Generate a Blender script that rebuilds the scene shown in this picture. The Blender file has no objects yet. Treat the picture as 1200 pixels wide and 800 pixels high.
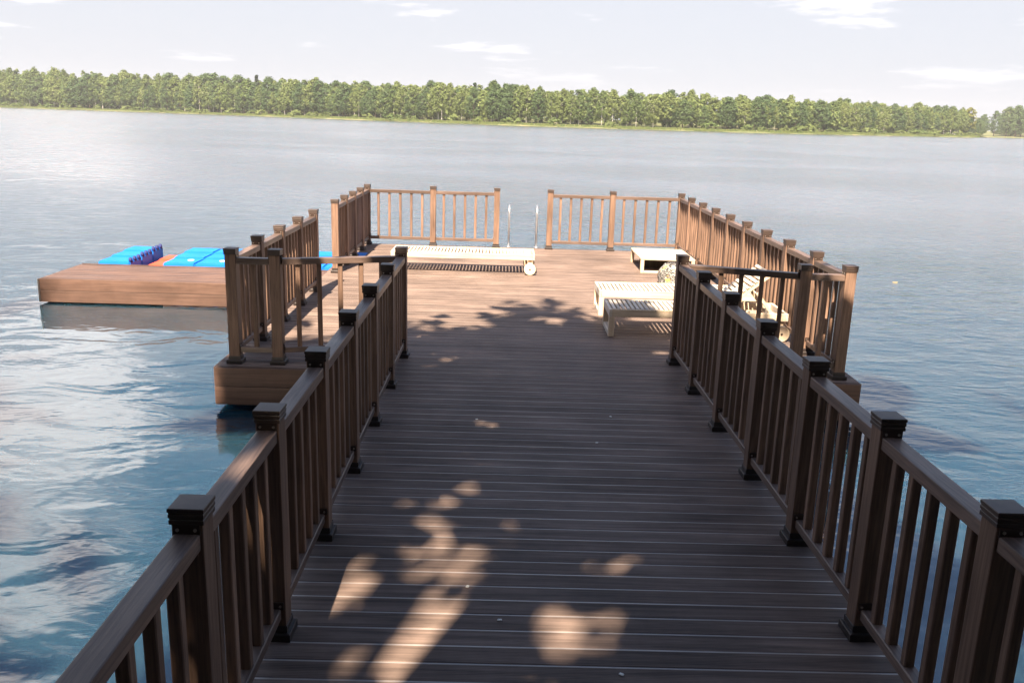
import bpy, bmesh, math, random
import numpy as np
from mathutils import Vector, Matrix

random.seed(7); rng = np.random.default_rng(11)
scene = bpy.context.scene
col = scene.collection
R = math.radians

# ------------------------------------------------------------------ camera
YAW, PITCH, ROLL, FPX = 0.0125, 0.2466, 0.0305, 1034.2
cam_d = bpy.data.cameras.new('camera'); cam = bpy.data.objects.new('camera', cam_d); col.objects.link(cam)
cam_d.sensor_width = 36; cam_d.lens = 36 * FPX / 1200; cam_d.clip_end = 8000; cam_d.clip_start = 0.05
fwd = Vector((math.sin(YAW)*math.cos(PITCH), math.cos(YAW)*math.cos(PITCH), -math.sin(PITCH)))
rgt = Vector((math.cos(YAW), -math.sin(YAW), 0)); up = rgt.cross(fwd)
r2 = rgt*math.cos(ROLL) + up*math.sin(ROLL); u2 = -rgt*math.sin(ROLL) + up*math.cos(ROLL)
CAM = Vector((-0.1733, -8.3143, 2.2906))
m = Matrix((r2, u2, -fwd)).transposed().to_4x4(); m.translation = CAM
cam.matrix_world = m
scene.camera = cam

# ------------------------------------------------------------------ sky, sun, exposure
SUN_EL, SUN_AZ = R(52), R(12)                 # azimuth: to the left of straight behind the camera
TOSUN = Vector((-math.sin(SUN_AZ)*math.cos(SUN_EL), -math.cos(SUN_AZ)*math.cos(SUN_EL), math.sin(SUN_EL)))
world = bpy.data.worlds.new('World'); scene.world = world; world.use_nodes = True
wn, wl = world.node_tree.nodes, world.node_tree.links
wn.clear()
def W(t, **k):
    n = wn.new(t)
    for a, b in k.items(): setattr(n, a, b)
    return n
def wmath(op, a, b=None, clamp=False):
    n = W('ShaderNodeMath', operation=op, use_clamp=clamp)
    for i, v in enumerate((a, b)):
        if v is None: continue
        if isinstance(v, (int, float)): n.inputs[i].default_value = v
        else: wl.new(v, n.inputs[i])
    return n.outputs[0]
sky = W('ShaderNodeTexSky'); sky.sky_type = 'NISHITA'; sky.sun_disc = False
sky.sun_elevation = SUN_EL; sky.sun_rotation = math.pi + SUN_AZ
sky.air_density = 1.0; sky.dust_density = 3.0; sky.ozone_density = 2.5; sky.altitude = 100
tc = W('ShaderNodeTexCoord'); sep = W('ShaderNodeSeparateXYZ'); wl.new(tc.outputs['Generated'], sep.inputs[0])
zc = wmath('ADD', wmath('MAXIMUM', sep.outputs[2], 0.0), 0.10)
px = wmath('DIVIDE', sep.outputs[0], zc); py = wmath('DIVIDE', sep.outputs[1], zc)
cmb = W('ShaderNodeCombineXYZ'); wl.new(px, cmb.inputs[0]); wl.new(py, cmb.inputs[1])
CLOUD_OFF = (3.1, 1.7, 0.4)
mp = W('ShaderNodeMapping'); mp.inputs['Location'].default_value = CLOUD_OFF; wl.new(cmb.outputs[0], mp.inputs[0])
nz = W('ShaderNodeTexNoise'); nz.inputs['Scale'].default_value = 0.9; nz.inputs['Detail'].default_value = 8; nz.inputs['Roughness'].default_value = 0.55
wl.new(mp.outputs[0], nz.inputs['Vector'])
rmp = W('ShaderNodeMapRange'); rmp.interpolation_type = 'SMOOTHSTEP'
rmp.inputs['From Min'].default_value = 0.575; rmp.inputs['From Max'].default_value = 0.68
bx_ = wmath('MULTIPLY', wmath('ADD', px, 1.3), 2.0); by_ = wmath('MULTIPLY', wmath('ADD', py, -2.3), 2.2)
bank = wmath('MULTIPLY', wmath('POWER', 2.718, wmath('MULTIPLY', wmath('ADD', wmath('MULTIPLY', bx_, bx_), wmath('MULTIPLY', by_, by_)), -1.0)), 0.16)
wl.new(wmath('ADD', nz.outputs['Fac'], bank), rmp.inputs['Value'])
fade = W('ShaderNodeMapRange'); fade.inputs['From Min'].default_value = 0.03; fade.inputs['From Max'].default_value = 0.20
wl.new(sep.outputs[2], fade.inputs['Value'])
veil = W('ShaderNodeMapRange'); veil.interpolation_type = 'SMOOTHERSTEP'; veil.inputs['From Min'].default_value = 0.13; veil.inputs['From Max'].default_value = 0.44
veil.inputs['To Min'].default_value = 0.88; veil.inputs['To Max'].default_value = 0.0; wl.new(sep.outputs[2], veil.inputs['Value'])
vmix = W('ShaderNodeMix', data_type='RGBA'); wl.new(veil.outputs[0], vmix.inputs['Factor']); wl.new(sky.outputs[0], vmix.inputs['A']); vmix.inputs['B'].default_value = (4.15, 4.2, 4.55, 1)
cf = wmath('MULTIPLY', wmath('MULTIPLY', rmp.outputs[0], fade.outputs[0]), 0.85)
cmix = W('ShaderNodeMix', data_type='RGBA'); wl.new(cf, cmix.inputs['Factor']); wl.new(vmix.outputs['Result'], cmix.inputs['A'])
cmix.inputs['B'].default_value = (12.5, 11.6, 11.3, 1)
bg = W('ShaderNodeBackground'); bg.inputs['Strength'].default_value = 0.050
wl.new(cmix.outputs['Result'], bg.inputs['Color'])
wo = W('ShaderNodeOutputWorld'); wl.new(bg.outputs[0], wo.inputs['Surface'])

sd = bpy.data.lights.new('sun', 'SUN'); sd.energy = 5.0; sd.angle = R(0.53); sd.color = (1.0, 0.83, 0.64)
sun = bpy.data.objects.new('sun', sd); col.objects.link(sun)
sun.rotation_euler = (-TOSUN).to_track_quat('-Z', 'Y').to_euler()
sun.location = TOSUN*60
vs = scene.view_settings; vs.view_transform = 'Standard'; vs.look = 'None'; vs.gamma = 1; vs.exposure = 2.0; vs.use_curve_mapping = False

# ------------------------------------------------------------------ helpers
def mat(name):
    mt = bpy.data.materials.new(name); mt.use_nodes = True
    nt = mt.node_tree; b = nt.nodes['Principled BSDF']
    return mt, nt, b
def N(nt, t, **k):
    n = nt.nodes.new(t)
    for a, v in k.items(): setattr(n, a, v)
    return n
def setin(n, **k):
    for a, v in k.items(): n.inputs[a.replace('_', ' ')].default_value = v
    return n
def ramp(nt, fac, stops):
    r = N(nt, 'ShaderNodeValToRGB'); cr = r.color_ramp
    while len(cr.elements) < len(stops): cr.elements.new(0.5)
    for e, (p, c) in zip(cr.elements, stops): e.position = p; e.color = (*c, 1)
    nt.links.new(fac, r.inputs[0]); return r.outputs[0]

def wood(name, c0, c1, axis=0, rough=0.5, grain=30, bump=0.25, spec=0.35, rnd=0.25, stain=0.0, grooves=0):
    """brushed board: grain runs along one local axis, every piece gets its own offset and tone"""
    mt, nt, b = mat(name); L = nt.links
    t = N(nt, 'ShaderNodeTexCoord'); oi = N(nt, 'ShaderNodeObjectInfo')
    sc = [grain]*3; sc[axis] = grain*0.045
    mp = N(nt, 'ShaderNodeMapping'); mp.inputs['Scale'].default_value = sc
    vm = N(nt, 'ShaderNodeVectorMath', operation='MULTIPLY_ADD'); L.new(oi.outputs['Random'], vm.inputs[0])
    vm.inputs[1].default_value = (37, 53, 71); L.new(t.outputs['Object'], vm.inputs[2])
    L.new(vm.outputs[0], mp.inputs[0])
    n1 = setin(N(nt, 'ShaderNodeTexNoise'), Scale=1.0, Detail=6, Roughness=0.65, Distortion=0.6); L.new(mp.outputs[0], n1.inputs['Vector'])
    n2 = setin(N(nt, 'ShaderNodeTexNoise'), Scale=1.3, Detail=4, Roughness=0.6); L.new(vm.outputs[0], n2.inputs['Vector'])
    cA = ramp(nt, n1.outputs['Fac'], [(0.33, c0), (0.7, c1)])
    # blotchy weathering + tone of the single piece
    hs = N(nt, 'ShaderNodeHueSaturation'); L.new(cA, hs.inputs['Color'])
    mr = N(nt, 'ShaderNodeMapRange'); L.new(oi.outputs['Random'], mr.inputs['Value']); setin(mr, To_Min=1-rnd, To_Max=1+rnd)
    mw = N(nt, 'ShaderNodeMapRange'); L.new(n2.outputs['Fac'], mw.inputs['Value']); setin(mw, From_Min=0.3, From_Max=0.7, To_Min=0.8, To_Max=1.18)
    mm = N(nt, 'ShaderNodeMath', operation='MULTIPLY'); L.new(mr.outputs[0], mm.inputs[0]); L.new(mw.outputs[0], mm.inputs[1])
    val = mm.outputs[0]
    if stain:                                            # scuffs and water marks that run on over several boards
        gp = N(nt, 'ShaderNodeNewGeometry'); ns = setin(N(nt, 'ShaderNodeTexNoise'), Scale=1.1, Detail=7, Roughness=0.68); L.new(gp.outputs['Position'], ns.inputs['Vector'])
        ms = N(nt, 'ShaderNodeMapRange'); L.new(ns.outputs['Fac'], ms.inputs['Value']); setin(ms, From_Min=0.32, From_Max=0.68, To_Min=1-stain, To_Max=1+stain)
        m3 = N(nt, 'ShaderNodeMath', operation='MULTIPLY'); L.new(val, m3.inputs[0]); L.new(ms.outputs[0], m3.inputs[1]); val = m3.outputs[0]
    L.new(val, hs.inputs['Value'])
    L.new(hs.outputs[0], b.inputs['Base Color'])
    rr = N(nt, 'ShaderNodeMapRange'); L.new(n2.outputs['Fac'], rr.inputs['Value']); setin(rr, From_Min=0.3, From_Max=0.7, To_Min=rough-0.08, To_Max=rough+0.12); L.new(rr.outputs[0], b.inputs['Roughness'])
    b.inputs['Specular IOR Level'].default_value = spec
    h = n1.outputs['Fac']
    if grooves:
        sx = N(nt, 'ShaderNodeSeparateXYZ'); L.new(t.outputs['Object'], sx.inputs[0])
        w = N(nt, 'ShaderNodeMath', operation='MULTIPLY'); L.new(sx.outputs[1], w.inputs[0]); w.inputs[1].default_value = 2*math.pi/grooves
        s = N(nt, 'ShaderNodeMath', operation='SINE'); L.new(w.outputs[0], s.inputs[0])
        a = N(nt, 'ShaderNodeMath', operation='MULTIPLY_ADD'); L.new(s.outputs[0], a.inputs[0]); a.inputs[1].default_value = 0.3; L.new(h, a.inputs[2]); h = a.outputs[0]
    bp = setin(N(nt, 'ShaderNodeBump'), Strength=bump, Distance=0.002); L.new(h, bp.inputs['Height']); L.new(bp.outputs[0], b.inputs['Normal'])
    return mt

def plain(name, c, rough=0.5, metal=0.0, var=0.12, scale=6.0, spec=0.5):
    mt, nt, b = mat(name); L = nt.links
    t = N(nt, 'ShaderNodeTexCoord'); oi = N(nt, 'ShaderNodeObjectInfo')
    va = N(nt, 'ShaderNodeVectorMath', operation='ADD'); L.new(t.outputs['Object'], va.inputs[0]); L.new(oi.outputs['Location'], va.inputs[1])
    n = setin(N(nt, 'ShaderNodeTexNoise'), Scale=scale, Detail=4); L.new(va.outputs[0], n.inputs['Vector'])
    L.new(ramp(nt, n.outputs['Fac'], [(0.3, tuple(x*(1-var) for x in c)), (0.7, tuple(min(1, x*(1+var)) for x in c))]), b.inputs['Base Color'])
    b.inputs['Roughness'].default_value = rough; b.inputs['Metallic'].default_value = metal; b.inputs['Specular IOR Level'].default_value = spec
    return mt

BR0, BR1 = (0.115, 0.060, 0.038), (0.265, 0.150, 0.100)
M = {}
M['rail_x'] = wood('composite_rail', (0.075, 0.051, 0.042), (0.195, 0.133, 0.105), 0, 0.40, 60, 0.5, 0.5)
M['rail_z'] = wood('composite_post', (0.105, 0.064, 0.046), (0.27, 0.166, 0.115), 2, 0.6, 55, 0.4, 0.35)
M['plank'] = wood('composite_plank', (0.098, 0.073, 0.062), (0.225, 0.164, 0.136), 0, 0.6, 26, 0.35, 0.14, 0.16, stain=0.28, grooves=0.0115)
M['joint'] = plain('joint_glint', (0.32, 0.28, 0.26), 0.36, var=0.15, scale=6)  # paler than the boards to paint in sky reflection on their edges
M['fascia'] = wood('composite_fascia', (0.075, 0.043, 0.032), (0.140, 0.082, 0.061), 0, 0.5, 22, 0.3, 0.35, 0.12, stain=0.22)
M['cap'] = plain('cap_plastic', (0.055, 0.036, 0.029), 0.45, var=0.3, scale=14)
M['collar'] = plain('collar_plastic', (0.030, 0.022, 0.020), 0.5, var=0.3, scale=14)
M['metal'] = plain('bracket_steel', (0.06, 0.04, 0.032), 0.45, 0.3, scale=30)
M['screw'] = plain('screw_steel', (0.55, 0.5, 0.45), 0.35, 0.9, scale=30)
M['chrome'] = plain('stainless_steel', (0.62, 0.63, 0.65), 0.42, 0.9, 0.08, 9)
M['pale'] = wood('pale_pine', (0.46, 0.36, 0.25), (0.70, 0.59, 0.45), 0, 0.55, 26, 0.25, 0.3, 0.10)
M['pale_y'] = wood('pale_pine_slat', (0.44, 0.38, 0.31), (0.68, 0.61, 0.53), 1, 0.55, 26, 0.25, 0.3, 0.12)
M['pale_z'] = wood('pale_pine_leg', (0.46, 0.35, 0.24), (0.68, 0.55, 0.41), 2, 0.55, 26, 0.25, 0.3, 0.10)
M['pile'] = wood('wet_pile', (0.03, 0.025, 0.018), (0.09, 0.075, 0.05), 2, 0.5, 12, 0.4)
M['blue'] = plain('blue_float_plastic', (0.002, 0.17, 0.62), 0.6, var=0.08, scale=4)
M['navy'] = plain('navy_pin_plastic', (0.010, 0.018, 0.11), 0.7)
M['orange'] = plain('orange_float_plastic', (0.66, 0.085, 0.04), 0.6, var=0.1)
M['glint_white'] = plain('white_glint', (0.75, 0.74, 0.72), 0.4)
M['petal'] = plain('petal_white', (0.8, 0.78, 0.72), 0.6)

def mesh_obj(name, me, mats, parent=None, loc=(0, 0, 0), rot=(0, 0, 0), **props):
    if mats is not None:
        if not isinstance(mats, (list, tuple)): mats = [mats]
        if len(me.materials) == 0:
            for mm in mats: me.materials.append(mm)
    o = bpy.data.objects.new(name, me); col.objects.link(o)
    o.location = loc; o.rotation_euler = rot
    if parent: o.parent = parent
    for k, v in props.items(): o[k] = v
    return o
def thing(name, label, cat, loc=(0, 0, 0), rz=0, group=None):
    o = bpy.data.objects.new(name, None); col.objects.link(o); o.empty_display_size = 0.2
    o.location = loc; o.rotation_euler = (0, 0, rz); o['label'] = label; o['category'] = cat
    if group: o['group'] = group
    return o
def tag(o, label, cat, group=None):
    o['label'] = label; o['category'] = cat
    if group: o['group'] = group
    return o
def finish(bm, name, smooth=False):
    me = bpy.data.meshes.new(name); bm.to_mesh(me); bm.free()
    if smooth: me.polygons.foreach_set('use_smooth', [True]*len(me.polygons))
    return me
_boxes = {}
def box_me(sx, sy, sz, bev=0.004, seg=1, key=''):
    """box centred in x/y, standing on z=0; cached, so alike pieces share one mesh"""
    k = (round(sx, 4), round(sy, 4), round(sz, 4), bev, seg, key)
    if k in _boxes: return _boxes[k]
    bm = bmesh.new(); bmesh.ops.create_cube(bm, size=1)
    bmesh.ops.scale(bm, vec=(sx, sy, sz), verts=bm.verts); bmesh.ops.translate(bm, vec=(0, 0, sz/2), verts=bm.verts)
    if bev: bmesh.ops.bevel(bm, geom=bm.edges[:], offset=bev, segments=seg, affect='EDGES', profile=0.6)
    _boxes[k] = finish(bm, 'box'); return _boxes[k]
def cyl_me(r, d, seg=20, bev=0.0, axis='z', r2=None):
    bm = bmesh.new(); bmesh.ops.create_cone(bm, cap_ends=True, segments=seg, radius1=r, radius2=r if r2 is None else r2, depth=d)
    if bev:
        es = [e for e in bm.edges if any(len(f.verts) > 4 for f in e.link_faces)]
        bmesh.ops.bevel(bm, geom=es, offset=bev, segments=2, affect='EDGES')
    if axis == 'y': bmesh.ops.rotate(bm, cent=(0, 0, 0), matrix=Matrix.Rotation(R(90), 3, 'X'), verts=bm.verts)
    if axis == 'x': bmesh.ops.rotate(bm, cent=(0, 0, 0), matrix=Matrix.Rotation(R(90), 3, 'Y'), verts=bm.verts)
    me = finish(bm, 'cylinder')
    for p in me.polygons: p.use_smooth = len(p.vertices) <= 4
    return me
def tube_me(pts, rad, seg=10):
    pts = [Vector(p) for p in pts]; V = []; F = []
    rads = rad if isinstance(rad, (list, tuple)) else [rad]*len(pts)
    prev = None
    for i, p in enumerate(pts):
        t = (pts[min(i+1, len(pts)-1)] - pts[max(i-1, 0)]).normalized()
        a = (prev - t*prev.dot(t)) if prev is not None else t.orthogonal()
        a.normalize(); prev = a; b = t.cross(a)
        for k in range(seg):
            an = 2*math.pi*k/seg; V.append(p + (a*math.cos(an) + b*math.sin(an))*rads[i])
    for i in range(len(pts)-1):
        for k in range(seg):
            k2 = (k+1) % seg; F.append((i*seg+k, i*seg+k2, (i+1)*seg+k2, (i+1)*seg+k))
    F.append(tuple(range(seg))[::-1]); F.append(tuple((len(pts)-1)*seg+k for k in range(seg)))
    me = bpy.data.meshes.new('tube'); me.from_pydata(V, [], F)
    me.polygons.foreach_set('use_smooth', [len(p.vertices) == 4 for p in me.polygons]); return me
def np_mesh(name, V, F, smooth=False):
    """V (n,3), F (m,4) quads"""
    me = bpy.data.meshes.new(name); V = np.asarray(V, np.float32); F = np.asarray(F, np.int32)
    me.vertices.add(len(V)); me.vertices.foreach_set('co', V.ravel())
    me.loops.add(F.size); me.loops.foreach_set('vertex_index', F.ravel())
    me.polygons.add(len(F)); me.polygons.foreach_set('loop_start', np.arange(0, F.size, F.shape[1], dtype=np.int32))
    if smooth: me.polygons.foreach_set('use_smooth', np.ones(len(F), bool))
    me.update(calc_edges=True); return me

# ------------------------------------------------------------------ water, far shore terrain, near shore
WATER = -0.42
wm, nt, b = mat('lake_water'); L = nt.links
geo = N(nt, 'ShaderNodeNewGeometry')
def wnoise(scale, sy, detail, dist=0.0, rough=0.5, off=0):
    mp = N(nt, 'ShaderNodeMapping'); mp.inputs['Scale'].default_value = (scale, scale*sy, 1); mp.inputs['Location'].default_value = (off, off*0.7, off*1.3)
    L.new(geo.outputs['Position'], mp.inputs[0])
    n = setin(N(nt, 'ShaderNodeTexNoise'), Scale=1.0, Detail=detail, Distortion=dist, Roughness=rough); L.new(mp.outputs[0], n.inputs['Vector']); return n.outputs['Fac']
def wm_(op, a, b2):
    n = N(nt, 'ShaderNodeMath', operation=op)
    for i, v in enumerate((a, b2)):
        if isinstance(v, (int, float)): n.inputs[i].default_value = v
        else: L.new(v, n.inputs[i])
    return n.outputs[0]
h1 = wnoise(0.28, 1.5, 2, 0.8, 0.4, 3); h2 = wnoise(1.1, 1.7, 2, 1.2, 0.45, 11); h3 = wnoise(4.2, 1.9, 3, 0.5, 0.5, 23)
wind = N(nt, 'ShaderNodeMapRange'); L.new(wnoise(0.045, 1.6, 2, 0.5, 0.5, 31), wind.inputs['Value']); setin(wind, From_Min=0.38, From_Max=0.62, To_Min=0.25, To_Max=1.0)
# open water is rougher than the lee of the pier
sp = N(nt, 'ShaderNodeSeparateXYZ'); L.new(geo.outputs['Position'], sp.inputs[0])
lee = N(nt, 'ShaderNodeMapRange'); lee.interpolation_type = 'SMOOTHSTEP'; setin(lee, From_Min=-3.0, From_Max=26.0, To_Min=0.10, To_Max=1.2)
lx = wm_('ADD', sp.outputs[1], wm_('MULTIPLY', sp.outputs[0], 0.35)); L.new(wm_('ADD', sp.outputs[1], wm_('MULTIPLY', sp.outputs[0], 1.6)), lee.inputs['Value'])
hh = wm_('ADD', wm_('MULTIPLY', h1, 0.050), wm_('MULTIPLY', wm_('MULTIPLY', h2, 0.026), wm_('ADD', 0.5, wm_('MULTIPLY', lee.outputs[0], 0.6))))
hh = wm_('ADD', hh, wm_('MULTIPLY', wm_('MULTIPLY', h3, 0.030), wm_('MULTIPLY', wind.outputs[0], lee.outputs[0])))
bp = setin(N(nt, 'ShaderNodeBump'), Strength=1.0, Distance=1.0); L.new(hh, bp.inputs['Height']); 
mp4 = N(nt, 'ShaderNodeMapping'); mp4.inputs['Scale'].default_value = (1.6, 3.4, 1); L.new(geo.outputs['Position'], mp4.inputs[0])
n4 = setin(N(nt, 'ShaderNodeTexNoise'), Scale=1.0, Detail=3, Roughness=0.6); L.new(mp4.outputs[0], n4.inputs['Vector'])
vs1 = N(nt, 'ShaderNodeVectorMath', operation='SUBTRACT'); L.new(n4.outputs['Color'], vs1.inputs[0]); vs1.inputs[1].default_value = (0.5, 0.5, 0.5)
vs2 = N(nt, 'ShaderNodeVectorMath', operation='MULTIPLY'); L.new(vs1.outputs[0], vs2.inputs[0]); vs2.inputs[1].default_value = (0.20, 0.28, 0.0)
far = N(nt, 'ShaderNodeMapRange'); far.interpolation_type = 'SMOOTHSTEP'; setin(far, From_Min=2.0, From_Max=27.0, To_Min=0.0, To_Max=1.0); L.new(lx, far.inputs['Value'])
vs3 = N(nt, 'ShaderNodeVectorMath', operation='SCALE'); L.new(vs2.outputs[0], vs3.inputs[0]); L.new(wm_('MULTIPLY', far.outputs[0], wm_('ADD', 0.4, wm_('MULTIPLY', wind.outputs[0], 0.6))), vs3.inputs['Scale'])
tl = N(nt, 'ShaderNodeCombineXYZ'); L.new(wm_('MULTIPLY', far.outputs[0], -0.065), tl.inputs[1])      # wavelets run in from the open lake, steep side towards this shore
vs6 = N(nt, 'ShaderNodeVectorMath', operation='ADD'); L.new(vs3.outputs[0], vs6.inputs[0]); L.new(tl.outputs[0], vs6.inputs[1])
vs4 = N(nt, 'ShaderNodeVectorMath', operation='ADD'); L.new(bp.outputs[0], vs4.inputs[0]); L.new(vs6.outputs[0], vs4.inputs[1])
vs5 = N(nt, 'ShaderNodeVectorMath', operation='NORMALIZE'); L.new(vs4.outputs[0], vs5.inputs[0]); L.new(vs5.outputs[0], b.inputs['Normal'])
b.inputs['Subsurface Weight'].default_value = 1.0; b.inputs['Subsurface Radius'].default_value = (0.35, 0.8, 1.0); b.inputs['Subsurface Scale'].default_value = 1.6
sheen_mix = N(nt, 'ShaderNodeMix', data_type='RGBA'); L.new(far.outputs[0], sheen_mix.inputs['Factor'])      # pale far colour paints in bright sky reflection, dark by the pier
sheen_mix.inputs['A'].default_value = (0.013, 0.042, 0.066, 1); sheen_mix.inputs['B'].default_value = (0.105, 0.118, 0.135, 1); L.new(sheen_mix.outputs['Result'], b.inputs['Base Color'])
frg = N(nt, 'ShaderNodeMapRange'); setin(frg, From_Min=0.0, From_Max=1.0, To_Min=0.03, To_Max=0.15); L.new(far.outputs[0], frg.inputs['Value']); L.new(frg.outputs[0], b.inputs['Roughness'])
b.inputs['IOR'].default_value = 2.2
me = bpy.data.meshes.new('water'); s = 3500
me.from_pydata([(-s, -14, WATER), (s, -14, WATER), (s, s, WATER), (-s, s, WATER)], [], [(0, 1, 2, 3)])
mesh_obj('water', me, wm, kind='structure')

def ground_mat(name, c0, c1, c2, scale):
    mt, nt, b = mat(name); L = nt.links
    g = N(nt, 'ShaderNodeNewGeometry'); n = setin(N(nt, 'ShaderNodeTexNoise'), Scale=scale, Detail=6, Roughness=0.6); L.new(g.outputs['Position'], n.inputs['Vector'])
    L.new(ramp(nt, n.outputs['Fac'], [(0.3, c0), (0.5, c1), (0.72, c2)]), b.inputs['Base Color']); b.inputs['Roughness'].default_value = 0.9
    return mt
M['bank'] = ground_mat('grassy_bank', (0.055, 0.075, 0.025), (0.10, 0.115, 0.04), (0.20, 0.17, 0.09), 0.12)
M['soil'] = ground_mat('shore_soil', (0.05, 0.06, 0.02), (0.08, 0.08, 0.035), (0.13, 0.10, 0.06), 0.8)

# waterline of the far shore: x, y, height of the treetops, rise of the hill behind
SHORE = [(-900, 800, 23.5, 9), (-560, 700, 24, 9), (-350, 622, 23.5, 8), (-240, 569, 21.5, 7), (-147, 510, 19.2, 5), (-58, 416, 16.2, 3),
         (2, 366, 14.9, 2), (55, 362, 14.6, 2), (109, 372, 14.0, 2), (160, 415, 14.2, 2), (205, 468, 14.8, 2), (260, 520, 15.6, 2), (292, 548, 16.2, 2)]
FAR = [(318, 590, 9, 1), (345, 640, 12, 1), (365, 655, 22, 2), (420, 690, 23, 3), (560, 800, 25, 4), (900, 1000, 26, 4)]
def interp(line, t):
    i = min(int(t), len(line)-2); f = t - i
    return [a + (c - a)*f for a, c in zip(line[i], line[i+1])]
def shore_terrain(line):
    V = []; F = []; prof = [(-3, -1.4), (0, WATER-0.02), (1.0, WATER+0.25), (6, 0.2), (16, 0.7), (60, None), (200, None)]
    n = (len(line)-1)*6 + 1
    for i in range(n):
        x, y, h, hill = interp(line, i/6); wob = 3*math.sin(i*1.7) + 2*math.sin(i*0.63)
        for d, z in prof:
            zz = z if z is not None else (hill*0.55 if d == 60 else hill) + 1.2
            V.append((x - 0.0*d, y + d + wob, zz))
    w = len(prof)
    for i in range(n-1):
        for k in range(w-1): F.append((i*w+k, (i+1)*w+k, (i+1)*w+k+1, i*w+k+1))
    return np_mesh('terrain', V, F, True)
mesh_obj('far_shore', shore_terrain(SHORE), M['bank'], kind='structure')
mesh_obj('far_headland', shore_terrain(FAR), M['bank'], kind='structure')
# the shore the walkway starts from, behind the camera
V = []; F = []; nx, ny = 41, 17
for j in range(ny):
    for i in range(nx):
        x = -60 + 3*i; d = j*3.0 - 2
        V.append((x, -11.0 - d + 0.6*math.sin(x*0.4), min(1.5, -0.75 + 0.22*max(0, d)*1.0 + 0.05*math.sin(x*0.7+j))))
for j in range(ny-1):
    for i in range(nx-1):
        a = j*nx+i; F.append((a+1, a, a+nx, a+nx+1))
mesh_obj('near_shore', np_mesh('near_shore', V, F, True), M['soil'], kind='structure')

# ------------------------------------------------------------------ pier decks
PITCH_B = 0.132
def plank_me(length, key):
    """plank along local x with rounded edges and a lip filling the joint at its rear edge, paler to paint in the sky glint"""
    bm = bmesh.new(); w = PITCH_B; t = 0.026
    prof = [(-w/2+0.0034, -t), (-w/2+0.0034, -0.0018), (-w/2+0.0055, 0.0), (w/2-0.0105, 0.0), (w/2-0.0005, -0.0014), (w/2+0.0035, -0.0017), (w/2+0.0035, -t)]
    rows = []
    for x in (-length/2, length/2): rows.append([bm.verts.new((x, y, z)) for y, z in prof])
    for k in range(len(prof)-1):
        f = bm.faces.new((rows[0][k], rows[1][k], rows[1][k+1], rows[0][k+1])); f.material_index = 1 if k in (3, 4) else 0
    bm.faces.new(rows[0]); bm.faces.new(rows[1][::-1])
    bmesh.ops.recalc_face_normals(bm, faces=bm.faces)
    return finish(bm, key)
def planks(parent, x0, x1, y0, y1, z=0.0, origin=(0, 0, 0), mt='plank'):
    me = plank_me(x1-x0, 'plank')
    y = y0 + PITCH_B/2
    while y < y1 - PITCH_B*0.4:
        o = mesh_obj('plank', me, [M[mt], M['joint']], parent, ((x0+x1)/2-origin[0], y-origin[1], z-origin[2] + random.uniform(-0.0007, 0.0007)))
        y += PITCH_B
    return y - PITCH_B/2
def board(parent, a, b2, z0, z1, thick, m_, name='fascia_board', origin=(0, 0, 0)):
    a = Vector((*a, 0)); b2 = Vector((*b2, 0)); d = b2 - a
    c = (a+b2)/2
    return mesh_obj(name, box_me(d.length, thick, z1-z0, 0.003, 1, m_.name), m_, parent, (c.x-origin[0], c.y-origin[1], z0-origin[2]), (0, 0, math.atan2(d.y, d.x)))

XL, XR = -1.147, 1.5395                  # walkway post lines
PXL, PXR = -2.658, 3.0144                # platform post lines
EL, ER, EF, EB = -2.80, 3.17, -0.45, 7.98
walk = thing('pier_walkway', 'brown plank walkway between two railings, leading out to the wide platform', 'walkway', (0, -6, WATER))
o_ = (0, -6, WATER)
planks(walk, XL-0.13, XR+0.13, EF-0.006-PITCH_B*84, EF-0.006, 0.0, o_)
for x in (XL-0.145, XR+0.145):
    for z0, z1 in ((-0.165, -0.012), (-0.325, -0.170)): board(walk, (x, -11.4), (x, EF-0.02), z0, z1, 0.024, M['fascia'], origin=o_)
pile = cyl_me(0.07, 1.6, 12)
for y in (-9.5, -7.2, -4.9, -2.6):
    for x in (XL+0.05, XR-0.05): mesh_obj('pile', pile, M['pile'], walk, (x-o_[0], y-o_[1], -0.83-o_[2]))
plat = thing('pier_platform', 'broad brown plank platform at the end of the pier', 'platform', (0.18, 3.7, WATER)); o_ = (0.18, 3.7, WATER)
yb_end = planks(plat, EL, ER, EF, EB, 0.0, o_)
for z0, z1 in ((-0.185, -0.006), (-0.362, -0.189)):
    board(plat, (EL-0.014, EF-0.014), (ER+0.014, EF-0.014), z0, z1, 0.024, M['fascia'], origin=o_)
    board(plat, (EL-0.014, EF), (EL-0.014, yb_end), z0, z1, 0.024, M['fascia'], origin=o_)
    board(plat, (ER+0.014, EF), (ER+0.014, yb_end), z0, z1, 0.024, M['fascia'], origin=o_)
    board(plat, (EL-0.014, yb_end+0.014), (ER+0.014, yb_end+0.014), z0, z1, 0.024, M['fascia'], origin=o_)
for y in (0.0, 2.6, 5.2, 7.6):
    for x in (EL+0.25, 0.2, ER-0.25): mesh_obj('pile', pile, M['pile'], plat, (x-o_[0], y-o_[1], -0.83-o_[2]))

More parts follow.
